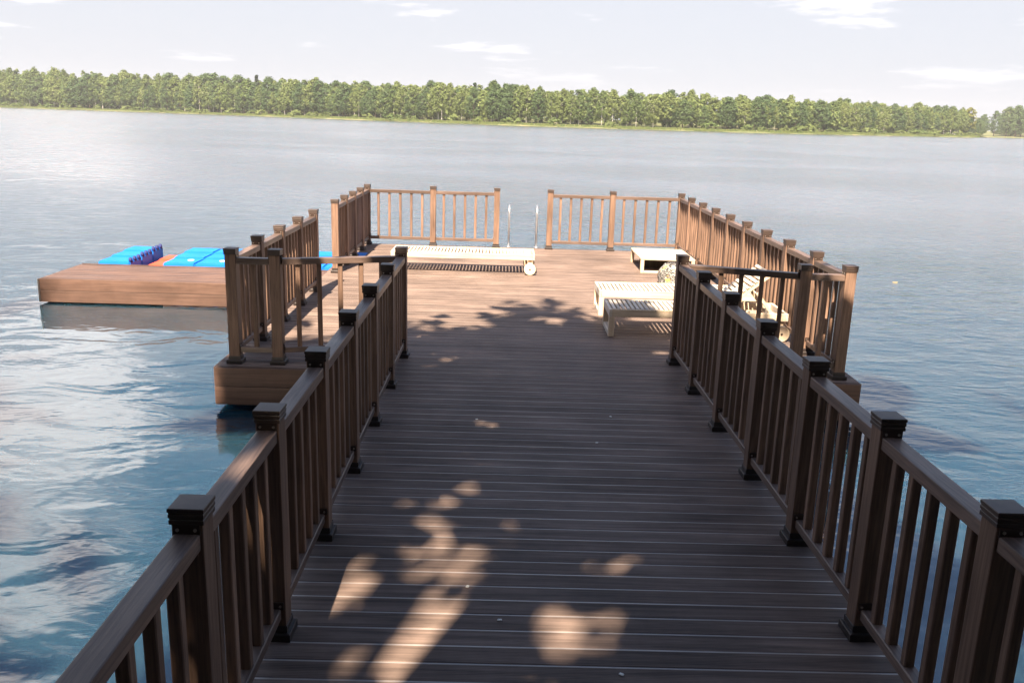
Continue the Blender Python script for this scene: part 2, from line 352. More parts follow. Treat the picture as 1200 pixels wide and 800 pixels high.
# ------------------------------------------------------------------ railings
H_POST = 1.028
def cap_mesh():
    bm = bmesh.new(); prof = [(0.052, 0.0), (0.055, 0.0), (0.055, 0.014), (0.053, 0.016), (0.053, 0.020), (0.056, 0.022), (0.056, 0.033), (0.0545, 0.035), (0.0545, 0.039), (0.0575, 0.041), (0.0575, 0.052), (0.0555, 0.0545), (0.02, 0.0552)]
    rings = []
    for r, z in prof: rings.append([bm.verts.new((sx*r, sy*r, z)) for sx, sy in ((-1, -1), (1, -1), (1, 1), (-1, 1))])
    for a, c in zip(rings, rings[1:]):
        for k in range(4): bm.faces.new((a[k], a[(k+1) % 4], c[(k+1) % 4], c[k]))
    bm.faces.new(rings[-1]); return finish(bm, 'post_cap')
CAP = cap_mesh(); POST = box_me(0.100, 0.100, H_POST, 0.006, 2); 
def collar_mesh():
    bm = bmesh.new(); prof = [(0.070, 0.0), (0.070, 0.034), (0.067, 0.038), (0.0545, 0.040), (0.0545, 0.070), (0.052, 0.072)]
    rings = []
    for r, z in prof: rings.append([bm.verts.new((sx*r, sy*r, z)) for sx, sy in ((-1, -1), (1, -1), (1, 1), (-1, 1))])
    for a, c in zip(rings, rings[1:]):
        for k in range(4): bm.faces.new((a[k], a[(k+1) % 4], c[(k+1) % 4], c[k]))
    return finish(bm, 'base_collar')
COLLAR = collar_mesh()
BAL = box_me(0.042, 0.042, 0.805, 0.004, 1)
def bracket_mesh():
    bm = bmesh.new(); bmesh.ops.create_cube(bm, size=1); bmesh.ops.scale(bm, vec=(0.007, 0.084, 0.036), verts=bm.verts)
    for y in (-0.028, 0.028):
        c = bmesh.ops.create_cone(bm, cap_ends=True, segments=8, radius1=0.006, radius2=0.0045, depth=0.015, matrix=Matrix.Translation((0, y, 0)) @ Matrix.Rotation(R(90), 4, 'Y'))
        for f in {f for v in c['verts'] for f in v.link_faces}: f.material_index = 1
    return finish(bm, 'bracket')
BRK = bracket_mesh()
def railing(label, pts, posts=None, nbal=5, nbs=None):
    """pts: post positions in order; posts: which of them get a post of this railing"""
    org = Vector((pts[0][0], pts[0][1], 0)); t = thing('railing', label, 'railing', org)
    posts = range(len(pts)) if posts is None else posts
    for i in posts:
        p = Vector((pts[i][0], pts[i][1], 0)) - org
        po = mesh_obj('post', POST, M['rail_z'], t, p, (0, 0, random.uniform(-0.01, 0.01)))
        mesh_obj('post_cap', CAP, M['cap'], po, (0, 0, H_POST-0.003))
        mesh_obj('base_collar', COLLAR, M['collar'], po, (0, 0, 0.0005))
    for i in range(len(pts)-1):
        a = Vector((pts[i][0], pts[i][1], 0)); c = Vector((pts[i+1][0], pts[i+1][1], 0)); d = c - a; ln = d.length; u = d.normalized()
        ang = math.atan2(d.y, d.x); mid = (a+c)/2 - org
        bl = ln - 0.104
        tr = mesh_obj('top_rail', box_me(bl, 0.082, 0.056, 0.005, 2, 'rail'), M['rail_x'], t, mid + Vector((0, 0, 0.938)), (0, 0, ang))
        br = mesh_obj('bottom_rail', box_me(bl, 0.060, 0.052, 0.004, 1, 'rail'), M['rail_x'], t, mid + Vector((0, 0, 0.105)), (0, 0, ang))
        for sgn in (-1, 1):
            for rl, zz in ((tr, 0.071), (br, 0.066)):
                k = mesh_obj('bracket', BRK, [M['metal'], M['screw']], rl, (sgn*(bl/2-0.0015), 0, zz), (0, 0, 0))
        nb = nbal if nbs is None else nbs[i]
        for k in range(nb):
            q = a + u*(ln*(k+1)/(nb+1)) - org
            mesh_obj('baluster', BAL, M['rail_z'], t, q + Vector((0, 0, 0.147)), (0, 0, ang + random.uniform(-0.02, 0.02)))
    return t
CO = 0.059                                # measured points are the front edge of the caps
yl = [0.0, -1.0, -1.96, -2.88, -3.84, -4.81, -5.765, -6.85, -7.8, -8.75, -9.7][::-1]; yr = [-0.0 - 0.94*i for i in range(11)][::-1]
railing('shaded railing along the walkway, on the side of the brown floating dock', [(XL, y+CO) for y in yl])
railing('shaded railing along the walkway, on the side of the pine loungers', [(XR, y+CO) for y in yr])
YF = -0.36 + CO; YB = 7.72 + CO
def lerp(a, b2, n): return [a + (b2-a)*i/n for i in range(n+1)]
railing('platform railing joining the walkway to the corner nearest the floating dock', [(PXL, YF), (-2.256, YF), (XL, CO)], posts=[0, 1], nbs=[1, 5])
railing('platform railing joining the walkway to the corner in front of the raised lounger backrest', [(PXR, YF), (2.6015, YF), (XR, CO)], posts=[0, 1], nbs=[1, 5])
railing('side railing of the platform ending in front of the brown floating dock', [(PXL, y) for y in lerp(YF, 3.17+CO, 4)], posts=[1, 2, 3, 4])
railing('side railing of the platform ending beyond the floating dock, beside the blue float', [(PXL, y) for y in lerp(4.64+CO, YB, 4)])
railing('long sunlit side railing of the platform behind the loungers and low table', [(PXR, y) for y in lerp(YF, YB, 9)], posts=range(1, 10))
railing('sunlit end railing of the platform between the blue float and the ladder', [(PXL, YB), (-1.4726, YB), (-0.32, YB)], posts=[1, 2])
railing('sunlit end railing of the platform between the ladder and the low table', [(0.645, YB), (1.774, YB), (PXR, YB)], posts=[0, 1])

# ------------------------------------------------------------------ swim ladder
lad = thing('swim_ladder', 'stainless steel swim ladder at the gap in the end railing', 'ladder', (0.165, 7.93, 0))
for x in (-0.255, 0.255):
    pts = [(x, 0, 0.0), (x, 0, 0.61)] + [(x, 0.14-0.14*math.cos(a), 0.61+0.14*math.sin(a)) for a in [math.pi*k/10 for k in range(1, 10)]] + [(x, 0.28, 0.61), (x, 0.28, -1.3)]
    hr = mesh_obj('handrail', tube_me(pts, 0.017, 12), M['chrome'], lad)
    mesh_obj('foot_flange', cyl_me(0.045, 0.012, 16, 0.003), M['chrome'], hr, (x, 0, 0.006))
for z in (-0.3, -0.58, -0.86, -1.14): mesh_obj('tread', box_me(0.51, 0.07, 0.025, 0.006), M['chrome'], lad, (0, 0.28, z))

# ------------------------------------------------------------------ loungers, table, bag
LZ = 0.312
def lounger(label, x0, x1, y0, y1, back=None, wheel=True, group=None):
    ln, wd = x1-x0, y1-y0
    t = thing('sun_lounger', label, 'lounger', (x0, y0, 0), 0, group)
    hb = ln - 0.74                                       # where the backrest starts
    for y in (0.016, wd-0.016): mesh_obj('side_rail', box_me(ln-0.064, 0.030, 0.085, 0.003, 1, 'lr'), M['pale'], t, (ln/2, y, LZ-0.088))
    for x in (0.016, ln-0.016): mesh_obj('end_rail', box_me(0.030, wd, 0.085, 0.003, 1, 'le'), M['pale_y'], t, (x, wd/2, LZ-0.088))
    # foot frame: two legs and a floor runner
    for y in (0.033, wd-0.033): mesh_obj('leg', box_me(0.062, 0.064, LZ-0.090, 0.003, 1, 'leg'), M['pale_z'], t, (0.032, y, 0.0))
    mesh_obj('floor_runner', box_me(0.058, wd-0.134, 0.050, 0.003, 1, 'run'), M['pale_y'], t, (0.032, wd/2, 0.0))
    for y in (0.055, wd-0.055):
        mesh_obj('leg', box_me(0.062, 0.05, LZ-0.09-0.05, 0.003, 1, 'leg2'), M['pale_z'], t, (ln-0.07, y, 0.05))
        if wheel:
            wy = -0.012 if y < wd/2 else wd+0.012
            w = mesh_obj('wheel', cyl_me(0.09, 0.055, 28, 0.006, 'y'), M['pale'], t, (ln-0.07, wy, 0.09))
            mesh_obj('axle_bolt', cyl_me(0.012, 0.07, 10, 0, 'y'), M['metal'], w)
    sl = box_me(0.034, wd-0.066, 0.022, 0.003, 1, 'slat')
    x = 0.060
    while x < (hb if back else ln-0.04):
        mesh_obj('slat', sl, M['pale_y'], t, (x, wd/2, LZ-0.020)); x += 0.052
    if back:
        br = mesh_obj('backrest', box_me(0.70, 0.040, 0.045, 0.003, 1, 'bk'), M['pale'], t, (hb+0.35*math.cos(back), 0.075, LZ-0.03+0.35*math.sin(back)), (0, -back, 0))
        mesh_obj('backrest_rail', box_me(0.70, 0.040, 0.045, 0.003, 1, 'bk'), M['pale'], br, (0, wd-0.15, 0))
        s2 = box_me(0.036, wd-0.09, 0.018, 0.003, 1, 'slat2')
        for k in range(13): mesh_obj('slat', s2, M['pale_y'], br, (-0.325+k*0.054, wd/2-0.075, 0.046))
        pl = mesh_obj('prop_bar', box_me(0.36, 0.03, 0.035, 0.003, 1, 'prop'), M['pale'], t, (hb+0.50, 0.13, LZ+0.05), (0, R(52), 0))
        mesh_obj('prop_bar', box_me(0.36, 0.03, 0.035, 0.003, 1, 'prop'), M['pale'], t, (hb+0.50, wd-0.13, LZ+0.05), (0, R(52), 0))
        mesh_obj('cross_bar', box_me(0.045, wd-0.066, 0.05, 0.003, 1, 'cb'), M['pale_y'], t, (hb+0.62, wd/2, LZ-0.085))
    return t
lounger('flat pale pine lounger with round wooden wheels, lying across the platform before the ladder', -1.88, 0.30, 4.945, 5.57)
lounger('pale pine slatted lounger with its backrest propped up, next to the walkway railing', 1.00, 2.97, 1.12, 1.72, back=R(39))
lounger('flat pale pine slatted lounger between the propped-up lounger and the patterned bag', 1.00, 2.96, 2.21, 2.83)

tb = thing('low_table', 'low square pale wooden table with open sides by the platform corner', 'table', (1.98, 5.42, 0))
tw, td, th = 0.86, 1.15, 0.235
for k in range(6): mesh_obj('top_plank', box_me(tw, td/6-0.008, 0.028, 0.003, 1, 'tp'), M['pale'], tb, (tw/2, td/12+k*td/6, th-0.028))
for x in (0.03, tw-0.03):
    for y in (0.03, td-0.03): mesh_obj('leg', box_me(0.055, 0.055, th-0.03, 0.003, 1, 'tl'), M['pale_z'], tb, (x, y, 0))
for y in (0.03, td-0.03): mesh_obj('floor_runner', box_me(tw-0.118, 0.045, 0.035, 0.003, 1, 'tr'), M['pale'], tb, (tw/2, y, 0.0))
mesh_obj('shade_panel', box_me(tw-0.12, 0.02, th-0.04, 0.002, 1, 'ip'), M['pile'], tb, (tw/2, td*0.45, 0.002))  # dark sheet painting in the shade inside the open table

def bag_mesh():
    bm = bmesh.new(); bmesh.ops.create_cube(bm, size=1); bmesh.ops.subdivide_edges(bm, edges=bm.edges[:], cuts=7, use_grid_fill=True)
    for v in bm.verts:
        c = v.co; z = c.z + 0.5
        n = Vector((c.x, c.y, 0)); rr = max(abs(c.x), abs(c.y)); ln = n.length
        if ln > 1e-6: n = n*(0.55 + 0.45*rr/ln)
        sq = 1.0 - 0.20*z - 0.22*max(0, z-0.75)*2 + 0.10*math.sin(z*math.pi)
        v.co = Vector((n.x*0.46*sq, n.y*0.34*sq, z*0.31))
        v.co += Vector((math.sin(c.y*9+z*7), math.cos(c.x*8+z*5), 0.8*math.sin(c.x*7+c.y*6)*z))*0.011
    return finish(bm, 'bag', True)
bmt, nt, b = mat('floral_fabric'); L = nt.links
t = N(nt, 'ShaderNodeTexCoord'); v1 = setin(N(nt, 'ShaderNodeTexNoise'), Scale=22, Detail=2, Distortion=1.5); L.new(t.outputs['Object'], v1.inputs['Vector'])
v2 = setin(N(nt, 'ShaderNodeTexNoise'), Scale=9, Detail=1); L.new(t.outputs['Object'], v2.inputs['Vector'])
ink = ramp(nt, v1.outputs['Fac'], [(0.46, (0.03, 0.03, 0.03)), (0.49, (0.50, 0.48, 0.45)), (0.54, (0.52, 0.50, 0.47)), (0.57, (0.06, 0.06, 0.05))])
oc = N(nt, 'ShaderNodeMix', data_type='RGBA'); L.new(ramp(nt, v2.outputs['Fac'], [(0.62, (0, 0, 0)), (0.65, (1, 1, 1))]), oc.inputs['Factor']); L.new(ink, oc.inputs['A']); oc.inputs['B'].default_value = (0.50, 0.30, 0.10, 1)
L.new(oc.outputs['Result'], b.inputs['Base Color']); b.inputs['Roughness'].default_value = 0.85
bag = thing('floral_bag', 'white fabric bag with black and ochre floral print standing behind the loungers', 'bag', (2.34, 4.46, 0), R(8))
mesh_obj('bag_body', bag_mesh(), bmt, bag)
for y in (-0.07, 0.07):
    mesh_obj('handle', tube_me([(0.12*math.cos(a), y, 0.285+0.05*math.sin(a)) for a in [math.pi*k/10 for k in range(11)]], 0.010, 8), M['collar'], bag)

# ------------------------------------------------------------------ floating dock and blue float
dk = thing('floating_dock', 'low brown plank dock with boarded sides, moored beside the platform', 'dock', (-4.77, 4.55, WATER)); o_ = (-4.77, 4.55, WATER)
DX0, DX1, DY0, DY1, DZ = -6.67, -2.845, 3.90, 5.22, -0.062
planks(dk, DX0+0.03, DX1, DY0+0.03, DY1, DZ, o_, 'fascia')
for z0, z1 in ((-0.232, -0.066), (-0.396, -0.236)):
    board(dk, (DX0, DY0+0.016), (DX1, DY0+0.016), z0, z1, 0.024, M['fascia'], origin=o_)
    board(dk, (DX0, DY1+0.010), (DX1, DY1+0.010), z0, z1, 0.024, M['fascia'], origin=o_)
    board(dk, (DX0+0.014, DY0+0.03), (DX0+0.014, DY1-0.004), z0, z1, 0.024, M['fascia'], origin=o_)
for x, y in ((DX0+0.9, 4.2), (DX0+0.9, 4.9), (DX1-0.6, 4.2), (DX1-0.6, 4.9)):
    mesh_obj('float_drum', cyl_me(0.16, 1.3, 18, 0.02, 'x'), M['pile'], dk, (x-o_[0], y-o_[1], -0.40-o_[2]))
mesh_obj('corner_strip', box_me(0.02, 0.02, 0.33, 0.002), M['screw'], dk, (DX0-0.004-o_[0], DY0-0.0-o_[1], -0.395-o_[2]))

fl = thing('modular_float', 'bright blue modular plastic float with an orange channel, behind the brown dock', 'float', (-4.7, 6.0, WATER)); o_ = (-4.7, 6.0, WATER)
def cube_mesh(w, d, h):
    bm = bmesh.new(); bmesh.ops.create_cube(bm, size=1); bmesh.ops.scale(bm, vec=(w, d, h), verts=bm.verts); bmesh.ops.translate(bm, vec=(0, 0, h/2), verts=bm.verts)
    bmesh.ops.bevel(bm, geom=bm.edges[:], offset=0.018, segments=2, affect='EDGES'); return finish(bm, 'float_cube')
CW, CD = 0.5, 0.46
CB = cube_mesh(CW-0.006, CD-0.006, 0.44); CB.materials.append(M['blue']); CO_ = cube_mesh(CW-0.09, CD-0.012, 0.34); CO_.materials.append(M['orange'])
PIN = cyl_me(0.034, 0.08, 10, 0.008, r2=0.024); GLINT = cyl_me(0.05, 0.014, 14, 0.003)
for i in range(8):
    for j in range(3):
        x = -6.22 + i*CW; y = 5.53 + j*CD; org = (i == 1)
        z = -0.45 + (0.0 if not org else -0.06) + (0.02*(j-1) if not org else 0.02*j)
        c = mesh_obj('float_cube', CO_ if org else CB, None, fl, (x-o_[0] + (0.03 if org else 0), y-o_[1], z-o_[2]))
        if i == 0:
            for k in range(3): mesh_obj('connector_pin', PIN, M['navy'], c, (CW/2-0.02, -CD/3+k*CD/3, 0.455))
        elif not org and (i*3+j) % 3 == 0: mesh_obj('glint_disc', GLINT, M['glint_white'], c, (0.1, 0.05, 0.444))  # pale discs paint in reflections from water in the sockets

# ------------------------------------------------------------------ small litter
PET = box_me(0.022, 0.016, 0.006, 0.003)
for k, (x, y, w) in enumerate([(-0.145, -4.60, 'between'), (-0.31, -4.30, ''), (0.38, -5.0, ''), (0.55, -2.2, ''), (0.72, -1.6, ''), (-0.35, -1.75, '')]):
    o = mesh_obj('fallen_petal', PET, M['petal'], None, (x, y, 0.0), (0, 0, k*1.3)); tag(o, 'tiny pale petal fallen on the walkway planks', 'petal', 'petals on the walkway')

M['leaf_float'] = plain('yellowed_leaf', (0.42, 0.30, 0.10), 0.6)
def leaf_outline():
    bm = bmesh.new(); n = 9; up_ = [bm.verts.new((-0.05 + 0.1*i/(n-1), 0.032*math.sin(math.pi*i/(n-1))**0.8, 0.006 + 0.004*math.cos(i*0.8))) for i in range(n)]
    dn = [bm.verts.new((-0.05 + 0.1*i/(n-1), -0.032*math.sin(math.pi*i/(n-1))**0.8, 0.005)) for i in range(1, n-1)]
    chain = up_ + dn[::-1]; f = bm.faces.new(chain); r_ = bmesh.ops.extrude_face_region(bm, geom=[f]); bmesh.ops.translate(bm, vec=(0, 0, -0.005), verts=[v for v in r_['geom'] if isinstance(v, bmesh.types.BMVert)])
    bmesh.ops.recalc_face_normals(bm, faces=bm.faces); return finish(bm, 'leaf')
LEAF = leaf_outline()
for k, (x, y, lb) in enumerate([(7.05, 7.69, 'yellowed leaf floating off the long sunlit side railing'), (3.34, -2.35, 'yellowed leaf floating beside the shaded walkway railing')]):
    tag(mesh_obj('floating_leaf', LEAF, M['leaf_float'], None, (x, y, WATER), (0, 0, k*0.9)), lb, 'leaf')

# ------------------------------------------------------------------ trees
def leaf_mat(name, c0, c1, trans=0.35):
    mt, nt, b = mat(name); L = nt.links
    oi = N(nt, 'ShaderNodeObjectInfo'); g = N(nt, 'ShaderNodeNewGeometry')
    n = setin(N(nt, 'ShaderNodeTexNoise'), Scale=0.22, Detail=2); L.new(g.outputs['Position'], n.inputs['Vector'])
    ad = N(nt, 'ShaderNodeMath', operation='MULTIPLY_ADD'); L.new(oi.outputs['Random'], ad.inputs[0]); ad.inputs[1].default_value = 0.6; 
    a2 = N(nt, 'ShaderNodeMath', operation='MULTIPLY_ADD'); L.new(g.outputs['Random Per Island'], a2.inputs[0]); a2.inputs[1].default_value = 0.35
    a3 = N(nt, 'ShaderNodeMath', operation='MULTIPLY_ADD'); L.new(n.outputs['Fac'], a3.inputs[0]); a3.inputs[1].default_value = 0.5; a3.inputs[2].default_value = -0.22
    L.new(a3.outputs[0], a2.inputs[2]); L.new(a2.outputs[0], ad.inputs[2])
    c = ramp(nt, ad.outputs[0], [(0.05, c0), (0.95, c1)])
    L.new(c, b.inputs['Base Color']); b.inputs['Roughness'].default_value = 0.6; b.inputs['Specular IOR Level'].default_value = 0.2
    tr = N(nt, 'ShaderNodeBsdfTranslucent'); L.new(c, tr.inputs['Color'])
    mx = N(nt, 'ShaderNodeMixShader'); mx.inputs[0].default_value = trans
    out = nt.nodes['Material Output']; L.new(b.outputs[0], mx.inputs[1]); L.new(tr.outputs[0], mx.inputs[2]); L.new(mx.outputs[0], out.inputs['Surface'])
    return mt
M['leaf_birch'] = leaf_mat('birch_leaves', (0.085, 0.135, 0.040), (0.185, 0.225, 0.075), 0.35)
M['leaf_dark'] = leaf_mat('dark_leaves', (0.048, 0.090, 0.034), (0.105, 0.155, 0.058), 0.35)
M['leaf_gold'] = leaf_mat('yellow_green_leaves', (0.10, 0.13, 0.03), (0.20, 0.20, 0.05))
M['leaf_spruce'] = leaf_mat('spruce_needles', (0.018, 0.035, 0.018), (0.045, 0.07, 0.03), 0.1)
M['leaf_near'] = leaf_mat('shore_tree_leaves', (0.025, 0.055, 0.014), (0.07, 0.11, 0.026), 0.06)
M['bark_birch'] = plain('birch_bark', (0.42, 0.40, 0.36), 0.8, var=0.4, scale=1.5)
M['bark'] = plain('bark', (0.10, 0.075, 0.055), 0.9, var=0.4, scale=3)
M['reed'] = leaf_mat('reed_blades', (0.06, 0.09, 0.025), (0.17, 0.18, 0.06), 0.3)

def quads(P, S, nrm, r):
    """leaf cards: centres P (n,3), sizes S (n,), facing nrm (n,3)"""
    n = len(P); a = r.normal(size=(n, 3)); nrm = nrm/np.linalg.norm(nrm, axis=1, keepdims=True)
    u = np.cross(nrm, a); u /= np.linalg.norm(u, axis=1, keepdims=True); v = np.cross(nrm, u)
    u = u*(S*0.5)[:, None]; v = v*(S*0.5*r.uniform(0.55, 1.0, n))[:, None]
    V = np.stack([P-u, P-v*0.9+u*0.1, P+u, P+v], 1).reshape(-1, 3)
    return V, np.arange(4*n).reshape(n, 4)
def crown(r, h, z0, rad, nclump, nleaf, size, kind):
    P = []; Nn = []
    c0 = np.array([0, 0, (h+z0)/2])
    for k in range(nclump):
        f = r.uniform(0, 1)**0.85; z = z0 + (h-z0)*f
        if kind == 'spruce': rr = rad*(1-f)*0.95 + 0.15
        else: rr = rad*math.sqrt(max(0.02, 1-(2*min(0.97, f**0.85)-0.85)**2*0.85))*(0.75+0.5*r.uniform())
        an = r.uniform(0, 6.283); q = rr*math.sqrt(r.uniform(0.25, 1))
        c = np.array([q*math.cos(an), q*math.sin(an), z])
        cr = (0.16 if kind == 'spruce' else 0.26)*rad*r.uniform(0.7, 1.35)
        d = r.normal(size=(nleaf, 3)); d /= np.linalg.norm(d, axis=1, keepdims=True)
        p = c + d*(cr*r.uniform(0.45, 1.1, nleaf)[:, None])*np.array([1, 1, 0.8 if kind != 'birch' else 1.15])
        P.append(p); o = (c - c0); o = o/(np.linalg.norm(o)+1e-6); Nn.append(d*0.8 + o*0.5 + r.normal(size=(nleaf, 3))*0.45 + np.array([0, 0, 0.25]))
    P = np.concatenate(P); Nn = np.concatenate(Nn); P[:, 2] = np.maximum(P[:, 2], 0.3)
    return quads(P, size*r.uniform(0.6, 1.3, len(P)), Nn, r)
def trunk_me(r, h, rad, lean=0.0, limbs=6, z0=0.3):
    bend = r.uniform(-1, 1, 2)*0.03*h + np.array([lean, 0]); pts = []
    def at(f): return Vector((bend[0]*f*f, bend[1]*f*f, -0.4 + (h*0.93+0.4)*f))
    bm = bmesh.new()
    def add(me_): bm.from_mesh(me_); bpy.data.meshes.remove(me_)
    add(tube_me([at(f) for f in (0, 0.06, 0.3, 0.6, 1)], [rad*1.4, rad, rad*0.8, rad*0.5, rad*0.12], 7))
    for k in range(limbs):
        f = r.uniform(z0, 0.85); a = r.uniform(0, 6.283); l = h*r.uniform(0.10, 0.2); b0 = at(f)
        b1 = b0 + Vector((math.cos(a)*l*0.5, math.sin(a)*l*0.5, l*0.45)); b2 = b0 + Vector((math.cos(a)*l, math.sin(a)*l, l*1.0))
        add(tube_me([b0, b1, b2], [rad*0.4, rad*0.28, rad*0.08], 5))
    return finish(bm, 'trunk', True)
def variant(seed, kind):
    r = np.random.default_rng(seed)
    if kind == 'birch': Vq = crown(r, 16, r.uniform(1.5, 3.5), r.uniform(2.6, 3.4), 130, 22, 0.6, 'birch'); tm = trunk_me(r, 16, 0.17); mts = (M['bark_birch'], M['leaf_birch'])
    elif kind == 'dark': Vq = crown(r, 16, r.uniform(0.6, 2), r.uniform(3.2, 4.4), 150, 22, 0.64, 'oak'); tm = trunk_me(r, 16, 0.25); mts = (M['bark'], M['leaf_dark'])
    elif kind == 'gold': Vq = crown(r, 16, 3.0, 4.0, 60, 20, 1.0, 'oak'); tm = trunk_me(r, 16, 0.24, 1.5, 9, 0.15); mts = (M['bark_birch'], M['leaf_gold'])
    elif kind == 'spruce': Vq = crown(r, 16, 1.0, 2.6, 70, 14, 0.8, 'spruce'); tm = trunk_me(r, 16, 0.2, 0, 2); mts = (M['bark'], M['leaf_spruce'])
    else: Vq = crown(r, 3.0, 0.3, 2.2, 26, 18, 0.6, 'oak'); tm = trunk_me(r, 2.6, 0.08); mts = (M['bark'], M['leaf_birch'])
    cm = np_mesh('crown', *Vq); tm.materials.append(mts[0]); cm.materials.append(mts[1]); return tm, cm
VAR = {k: [variant(100+17*i+len(k)*7, k) for i in range(n)] for k, n in (('birch', 6), ('dark', 5), ('gold', 1), ('spruce', 2), ('shrub', 4))}
LAB = {'birch': ('birch_tree', 'slender light green birch in the wood on the far shore', 'tree', 'birches on the far shore'),
       'dark': ('broadleaf_tree', 'broad darker green tree in the wood on the far shore', 'tree', 'dark broadleaf trees on the far shore'),
       'spruce': ('spruce_tree', 'dark pointed spruce rising above the wood on the far shore', 'tree', 'spruces on the far shore'),
       'shrub': ('shrub', 'low light green shrub at the waterline of the far shore', 'shrub', 'shrubs on the far shore')}
def plant(kind, x, y, z, h, lab=None, wide=1.0):
    nm, lb, ct, gp = lab or LAB[kind]
    tm, cm = VAR[kind][random.randrange(len(VAR[kind]))]
    base = 3.0 if kind == 'shrub' else 16.0
    t = thing(nm, lb, ct, (x, y, z), random.uniform(0, 6.28), gp)
    s = h/base; w = s*random.uniform(1.0, 1.45)*wide; t.scale = (w, w, s)
    mesh_obj('trunk', tm, None, t); mesh_obj('crown', cm, None, t)
    return t
def along(line, step, off, jit):
    """walk the waterline at an even spacing"""
    out = []; t = 0.0
    while t < len(line)-1:
        x, y, h, hill = interp(line, t); i = min(int(t), len(line)-2)
        seg = math.hypot(line[i+1][0]-line[i][0], line[i+1][1]-line[i][1])
        out.append((x + random.uniform(-jit, jit), y + off + random.uniform(-jit, jit)*0.6, h, hill, t)); t += step*random.uniform(0.75, 1.25)/seg
    return out
def inview(x, y): return abs(math.atan2(x-CAM.x, y-CAM.y)) < R(32.5)
def gz(d, hill): return 0.6 if d < 10 else 1.0 + max(0, d-16)/184*hill
count = 0
for x, y, h, hill, t in along(SHORE, 4.3, 15, 1.6):
    if not inview(x, y): continue
    k = random.choices(['birch', 'dark'], [0.62, 0.38])[0]
    plant(k, x, y, 0.9, h*random.choice((random.uniform(0.62, 0.85), random.uniform(0.82, 1.02)))); count += 1
for x, y, h, hill, t in along(SHORE, 8.6, 24, 2.5):
    if not inview(x, y): continue
    left = x < -60
    k = random.choices(['birch', 'dark', 'spruce'], [0.5, 0.4, 0.10 if left else 0.02])[0]
    plant(k, x, y, gz(24, hill), h*random.uniform(0.86, 1.12)*(1.06 if k == 'spruce' else 1)); count += 1
for x, y, h, hill, t in along(FAR, 9.5, 14, 2.0):
    if inview(x, y): plant('dark', x, y, 0.8, h*random.uniform(0.85, 1.05), ('broadleaf_tree', 'hazy dark green tree on the headland beyond the end of the wood', 'tree', 'trees on the headland')); count += 1
for x, y in ((-1, 383), (3, 389), (-5, 387), (1.5, 396)): plant('dark', x, y, 1.0, 15.5)
g = plant('gold', 289, 560, 0.6, 17.0, ('birch_tree', 'yellow-green spreading birch at the very end of the wood on the far shore', 'tree', 'end of the wood'))
for x, y, h, hill, t in along(SHORE, 9, 7, 3.0):
    if inview(x, y) and random.random() < 0.72: plant('shrub', x, y, 0.35, random.uniform(1.6, 3.4), wide=1.3)
# the wood behind the front rows, one mass
P_V = []; P_F = []; off = 0
for rowd, hs in ((19, 0.86), (40, 1.0), (62, 1.05), (90, 1.05)):
    for x, y, h, hill, t in along(SHORE + FAR[2:], 8.5, rowd, 3.0):
        if not inview(x, y) or 292 < x < 385 or (x > 292 and rowd > 40): continue
        hh_ = h*hs*random.uniform(0.88, 1.05) - (gz(rowd, hill)-1)*0.6
        Vq, Fq = crown(rng, hh_, 0.5, 3.9, 60, 14, 1.15, 'oak')
        P_V.append(Vq + np.array([x, y, gz(rowd, hill)])); P_F.append(Fq + off); off += len(Vq)
wood_ = mesh_obj('distant_wood', np_mesh('distant_wood', np.concatenate(P_V), np.concatenate(P_F)), M['leaf_birch'], None, kind='stuff')
wood_['label'] = 'dense green wood rising behind the shoreline trees across the lake'; wood_['category'] = 'wood'
# reeds on the far waterline
P = []
for x, y, h, hill, t in along(SHORE, 0.5, 0, 0.3):
    if inview(x, y):
        for k in range(3): P.append((x + random.uniform(-1, 1), y + random.uniform(0.5, 7), 0.0, random.uniform(0.2, 1.0)))
P = np.array(P); n = len(P); hw = rng.uniform(0.2, 0.6, n)
Vr = np.zeros((n, 4, 3)); 
wobx = np.array([3*math.sin(0)]); base_z = -0.2 + 0.12*np.minimum(P[:, 2], 6)
Vr[:, 0] = np.c_[P[:, 0]-hw, P[:, 1], base_z]; Vr[:, 1] = np.c_[P[:, 0]+hw, P[:, 1], base_z]
Vr[:, 2] = np.c_[P[:, 0]+hw*0.5, P[:, 1]+0.1, base_z+0.3+P[:, 3]]; Vr[:, 3] = np.c_[P[:, 0]-hw*0.5, P[:, 1]+0.1, base_z+0.3+P[:, 3]]
rd = mesh_obj('reeds', np_mesh('reeds', Vr.reshape(-1, 3), np.arange(4*n).reshape(n, 4)), M['reed'], None, kind='stuff'); rd['label'] = 'pale green reeds and sedge along the far waterline'; rd['category'] = 'reeds'

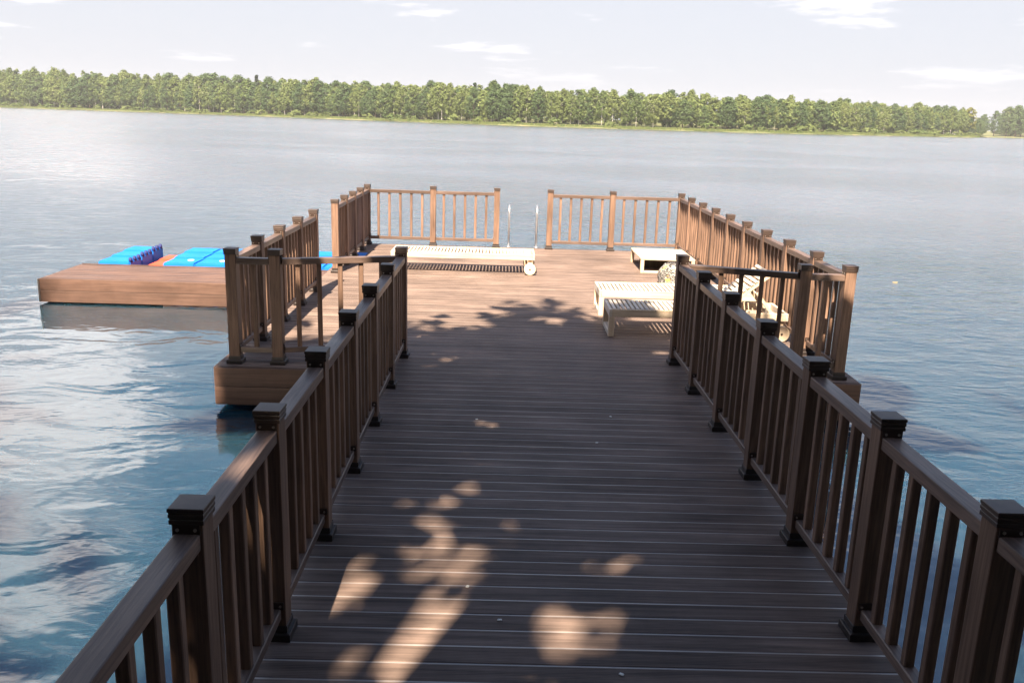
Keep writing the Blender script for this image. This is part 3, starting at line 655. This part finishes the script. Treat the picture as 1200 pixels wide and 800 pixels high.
# ------------------------------------------------------------------ trees on the near shore that shade the walkway
def shade_edge(x):
    pts = [(-12, 0.9), (-3.0, 1.0), (-1.6, 0.8), (-1.0, 0.9), (-0.4, 2.0), (0.5, 2.7), (1.0, 2.4), (1.35, 1.3), (1.8, 0.9), (2.4, 1.2), (3.2, 1.3), (12, 0.8)]
    return np.interp(x, [p[0] for p in pts], [p[1] for p in pts])
GAPS = [(-0.78, -3.23, 0.19, 0.17), (-0.39, -3.24, 0.08, 0.09), (-0.49, -3.66, 0.06, 0.1), (-0.37, -3.66, 0.06, 0.09), (-0.92, -4.14, 0.12, 0.23), (-0.93, -4.43, 0.12, 0.17), (-0.84, -2.7, 0.09, 0.14), (-0.52, -4.05, 0.09, 0.13), (-0.51, -4.33, 0.07, 0.16), (-0.43, -4.15, 0.05, 0.17), (-0.29, -4.21, 0.06, 0.08), (-0.25, -4.4, 0.04, 0.08), (-0.11, -4.49, 0.06, 0.11), (0.16, -4.06, 0.1, 0.12), (0.42, -4.19, 0.07, 0.08), (0.12, -4.6, 0.08, 0.1), (0.17, -4.8, 0.08, 0.11), (0.37, -4.59, 0.04, 0.09), (0.42, -4.79, 0.05, 0.11), (-0.32, -4.74, 0.05, 0.1), (-0.55, -4.81, 0.06, 0.08), (-0.67, -4.93, 0.06, 0.1), (-0.81, -4.99, 0.08, 0.09), (-0.17, -4.78, 0.07, 0.06), (-0.56, -1.41, 0.08, 0.08), (-0.33, -1.79, 0.06, 0.09), (-0.2, -1.94, 0.06, 0.07), (-0.3, -1.11, 0.1, 0.09), (-0.85, -0.4, 0.16, 0.22), (-1.1, -5.4, 0.15, 0.2), (0.6, -5.3, 0.1, 0.1), (1.6, 0.55, 0.2, 0.1)]
_gr = random.Random(4)
GAPS += [(_gr.gauss(-0.25, 0.45), _gr.uniform(-5.2, -3.0), _gr.uniform(0.01, 0.05), _gr.uniform(0.01, 0.06)) for _ in range(20)] + [(_gr.gauss(-0.6, 0.3), _gr.uniform(-5.2, -2.4), _gr.uniform(0.02, 0.06), _gr.uniform(0.02, 0.07)) for _ in range(14)] + [(_gr.gauss(-0.35, 0.4), _gr.uniform(-4.9, -2.9), _gr.uniform(0.0, 0.04), _gr.uniform(0.0, 0.05)) for _ in range(24)]
def near_tree(label, base, top, crown_c, crown_r, nleaf, seed):
    r = np.random.default_rng(seed); nleaf = int(nleaf*1.4)
    t = thing('shore_tree', label, 'tree', base)
    # clumped leaves in an ellipsoid
    nc = 90; d = r.normal(size=(nc, 3)); d /= np.linalg.norm(d, axis=1, keepdims=True)
    cc = np.array(crown_c) + d*np.array(crown_r)*(r.uniform(0.1, 1, nc)**0.45)[:, None]
    P = cc[r.integers(0, nc, nleaf)] + r.normal(size=(nleaf, 3))*np.array([0.75, 0.75, 0.6])
    s = np.array(TOSUN); tt = P[:, 2]/s[2]; sx = P[:, 0]-s[0]*tt; sy = P[:, 1]-s[1]*tt      # where each leaf's shadow falls
    edge = shade_edge(sx) + 0.35*np.sin(sx*5.1+1) + 0.25*np.sin(sx*11.3+sy*3) + r.normal(size=nleaf)*0.28
    keep = r.uniform(size=nleaf) < np.clip((edge + 0.7 - sy)/2.3, 0, 1)**2.2
    for gx, gy, ga, gb in GAPS: keep &= ((sx-gx)/(ga*0.7+0.080))**2 + ((sy-gy)/(gb*0.7+0.080))**2 > np.where(r.uniform(size=nleaf) < 0.12, 0.0, r.uniform(0.8, 1.25, nleaf))
    dap = np.sin(4.3*sx + 1.2*np.sin(2.1*sy) + 0.6)*np.sin(3.9*sy + 1.5*np.sin(1.9*sx)); keep &= ~((sy > edge - 1.6) & (dap > 0.30) & (r.uniform(size=nleaf) < 0.93))
    lo = np.where(sy < -1.3, -1.75, -3.0); hi = np.where(sy < -1.3, 2.35, 3.9)
    keep &= ~(((sx < lo - 0.25*np.sin(sy*3)) | (sx > hi + 0.25*np.sin(sy*3))) & (sy > -6.8 + 0.8*np.sin(sx*2.1)))
    P = P[keep]; Nn = r.normal(size=P.shape) + np.array([0, 0, 0.8])
    V, F = quads(P - np.array(base), 0.28*r.uniform(0.7, 1.3, len(P)), Nn, r)
    mesh_obj('crown', np_mesh('crown', V, F), M['leaf_near'], t)
    bm = bmesh.new(); c = Vector(crown_c) - Vector(base)
    def add(me_): bm.from_mesh(me_); bpy.data.meshes.remove(me_)
    add(tube_me([(0, 0, -0.5), (0, 0, 0.4), (c.x*0.2, c.y*0.2, c.z*0.5), c*0.9, c*1.15], [0.42, 0.32, 0.27, 0.16, 0.04], 10))
    ct = cc[:, 2]/s[2]; cx2 = cc[:, 0]-s[0]*ct; cy2 = cc[:, 1]-s[1]*ct
    for k in range(0, nc, 6):
        if cy2[k] > -7.5 and not (-1.6 < cx2[k] < 2.2 and cy2[k] < 0.5): continue      # no bare limbs out over the water
        e = Vector(cc[k]) - Vector(base); st = Vector((c.x*0.3, c.y*0.3, c.z*r.uniform(0.45, 0.8)))
        add(tube_me([st, st.lerp(e, 0.5) + Vector((0, 0, 0.4)), e], [0.10, 0.06, 0.02], 6))
    mesh_obj('trunk', finish(bm, 'trunk', True), M['bark'], t)
near_tree('tall leafy tree on the near shore shading the walkway planks', (-4.6, -16.5, 0.3), 20, (-3.0, -12.6, 14.0), (5.0, 4.6, 4.2), 17000, 5)
near_tree('tall leafy tree on the near shore, by the loungers side of the walkway', (4.2, -17.5, 0.3), 20, (2.6, -12.8, 14.5), (5.0, 4.8, 4.2), 17000, 6)
near_tree('tall leafy tree behind the start of the walkway', (-1.2, -21.5, 1.0), 20, (-1.5, -19.0, 13.5), (7.0, 4.5, 4.5), 12000, 8)

# the rest of the wood on the near shore, behind the camera
NV = []
for i in range(3):
    r = np.random.default_rng(900+i); NV.append((trunk_me(r, 16, 0.26), np_mesh('crown', *crown(r, 16, 1.2, 4.2, 130, 26, 0.8, 'oak'))))
    NV[-1][0].materials.append(M['bark']); NV[-1][1].materials.append(M['leaf_near'])
for k, (x, y) in enumerate([(-9.5, -15.5), (-15, -19), (9, -15.5), (14.5, -18), (-21, -17), (20.5, -17.5), (-7, -23), (6.5, -24), (0.5, -27), (-13, -27), (13, -27), (-26, -23), (27, -22), (-4, -32), (4.5, -33), (-18, -33), (19, -33), (-10, -19.5), (10.5, -20.5), (3.2, -21), (-3.5, -26.5), (-24, -29), (25, -29), (-31, -17), (31, -17), (-9, -37), (10, -37), (0, -39), (-14, -15), (14, -14.5)]):
    t = thing('shore_tree', 'leafy tree in the wood on the near shore behind the start of the walkway', 'tree', (x, y, 1.0), k*1.9, 'trees of the near shore wood')
    sc = random.uniform(1.05, 1.4) if y > -30 else random.uniform(1.4, 1.7); t.scale = (sc, sc, sc)
    mesh_obj('trunk', NV[k % 3][0], None, t); mesh_obj('crown', NV[k % 3][1], None, t)

for k, (bx, cx_, cy_, cz_, w) in enumerate([(-6.6, -6.0, -11.5, 8.0, 'on the floating dock side of the walkway'), (6.8, 6.4, -11.5, 8.0, 'on the lounger side of the walkway'), (-11.5, -11.0, -11.0, 7.5, 'furthest out on the floating dock side'), (11.8, 11.0, -11.0, 7.5, 'furthest out on the lounger side')]):  # unseen side trees, added to block sky light from the walkway
    near_tree('unseen low spreading tree added on the near bank to block sky light, ' + w, (bx, -13.5, -0.1), 14, (cx_, cy_, cz_), (3.4, 4.2, 5.5), 9000, 20+k)
near_tree('unseen leaning tree added to deepen the shade, its lowest limbs reaching furthest over the walkway', (4.4, -13.0, -0.1), 12, (0.6, -5.6, 7.2), (5.2, 2.6, 1.3), 9000, 31)  # unseen overhang, added to darken the walkway shade
near_tree('unseen tree added to block the overhead sky, low limbs hanging over the walkway', (-3.2, -13.8, -0.1), 12, (-0.6, -8.8, 9.6), (6.0, 4.0, 2.0), 12000, 9)  # added out of view to keep overhead sky light off the deck

# ------------------------------------------------------------------ air over the lake
HZ = True
if HZ:
    hm = bpy.data.materials.new('lake_haze'); hm.use_nodes = True; hn = hm.node_tree; hn.nodes.clear()
    pv = hn.nodes.new('ShaderNodeVolumePrincipled'); pv.inputs['Color'].default_value = (0.93, 0.95, 1.0, 1); pv.inputs['Density'].default_value = 0.00016; pv.inputs['Anisotropy'].default_value = 0.0
    ho = hn.nodes.new('ShaderNodeOutputMaterial'); hn.links.new(pv.outputs[0], ho.inputs['Volume'])
    bm = bmesh.new(); bmesh.ops.create_cube(bm, size=1); bmesh.ops.scale(bm, vec=(2400, 1340, 45), verts=bm.verts); bmesh.ops.translate(bm, vec=(0, 600, 19), verts=bm.verts)
    hz = mesh_obj('haze', finish(bm, 'haze'), hm, None, kind='stuff'); hz['label'] = 'thin pale haze over the lake'; hz['category'] = 'haze'
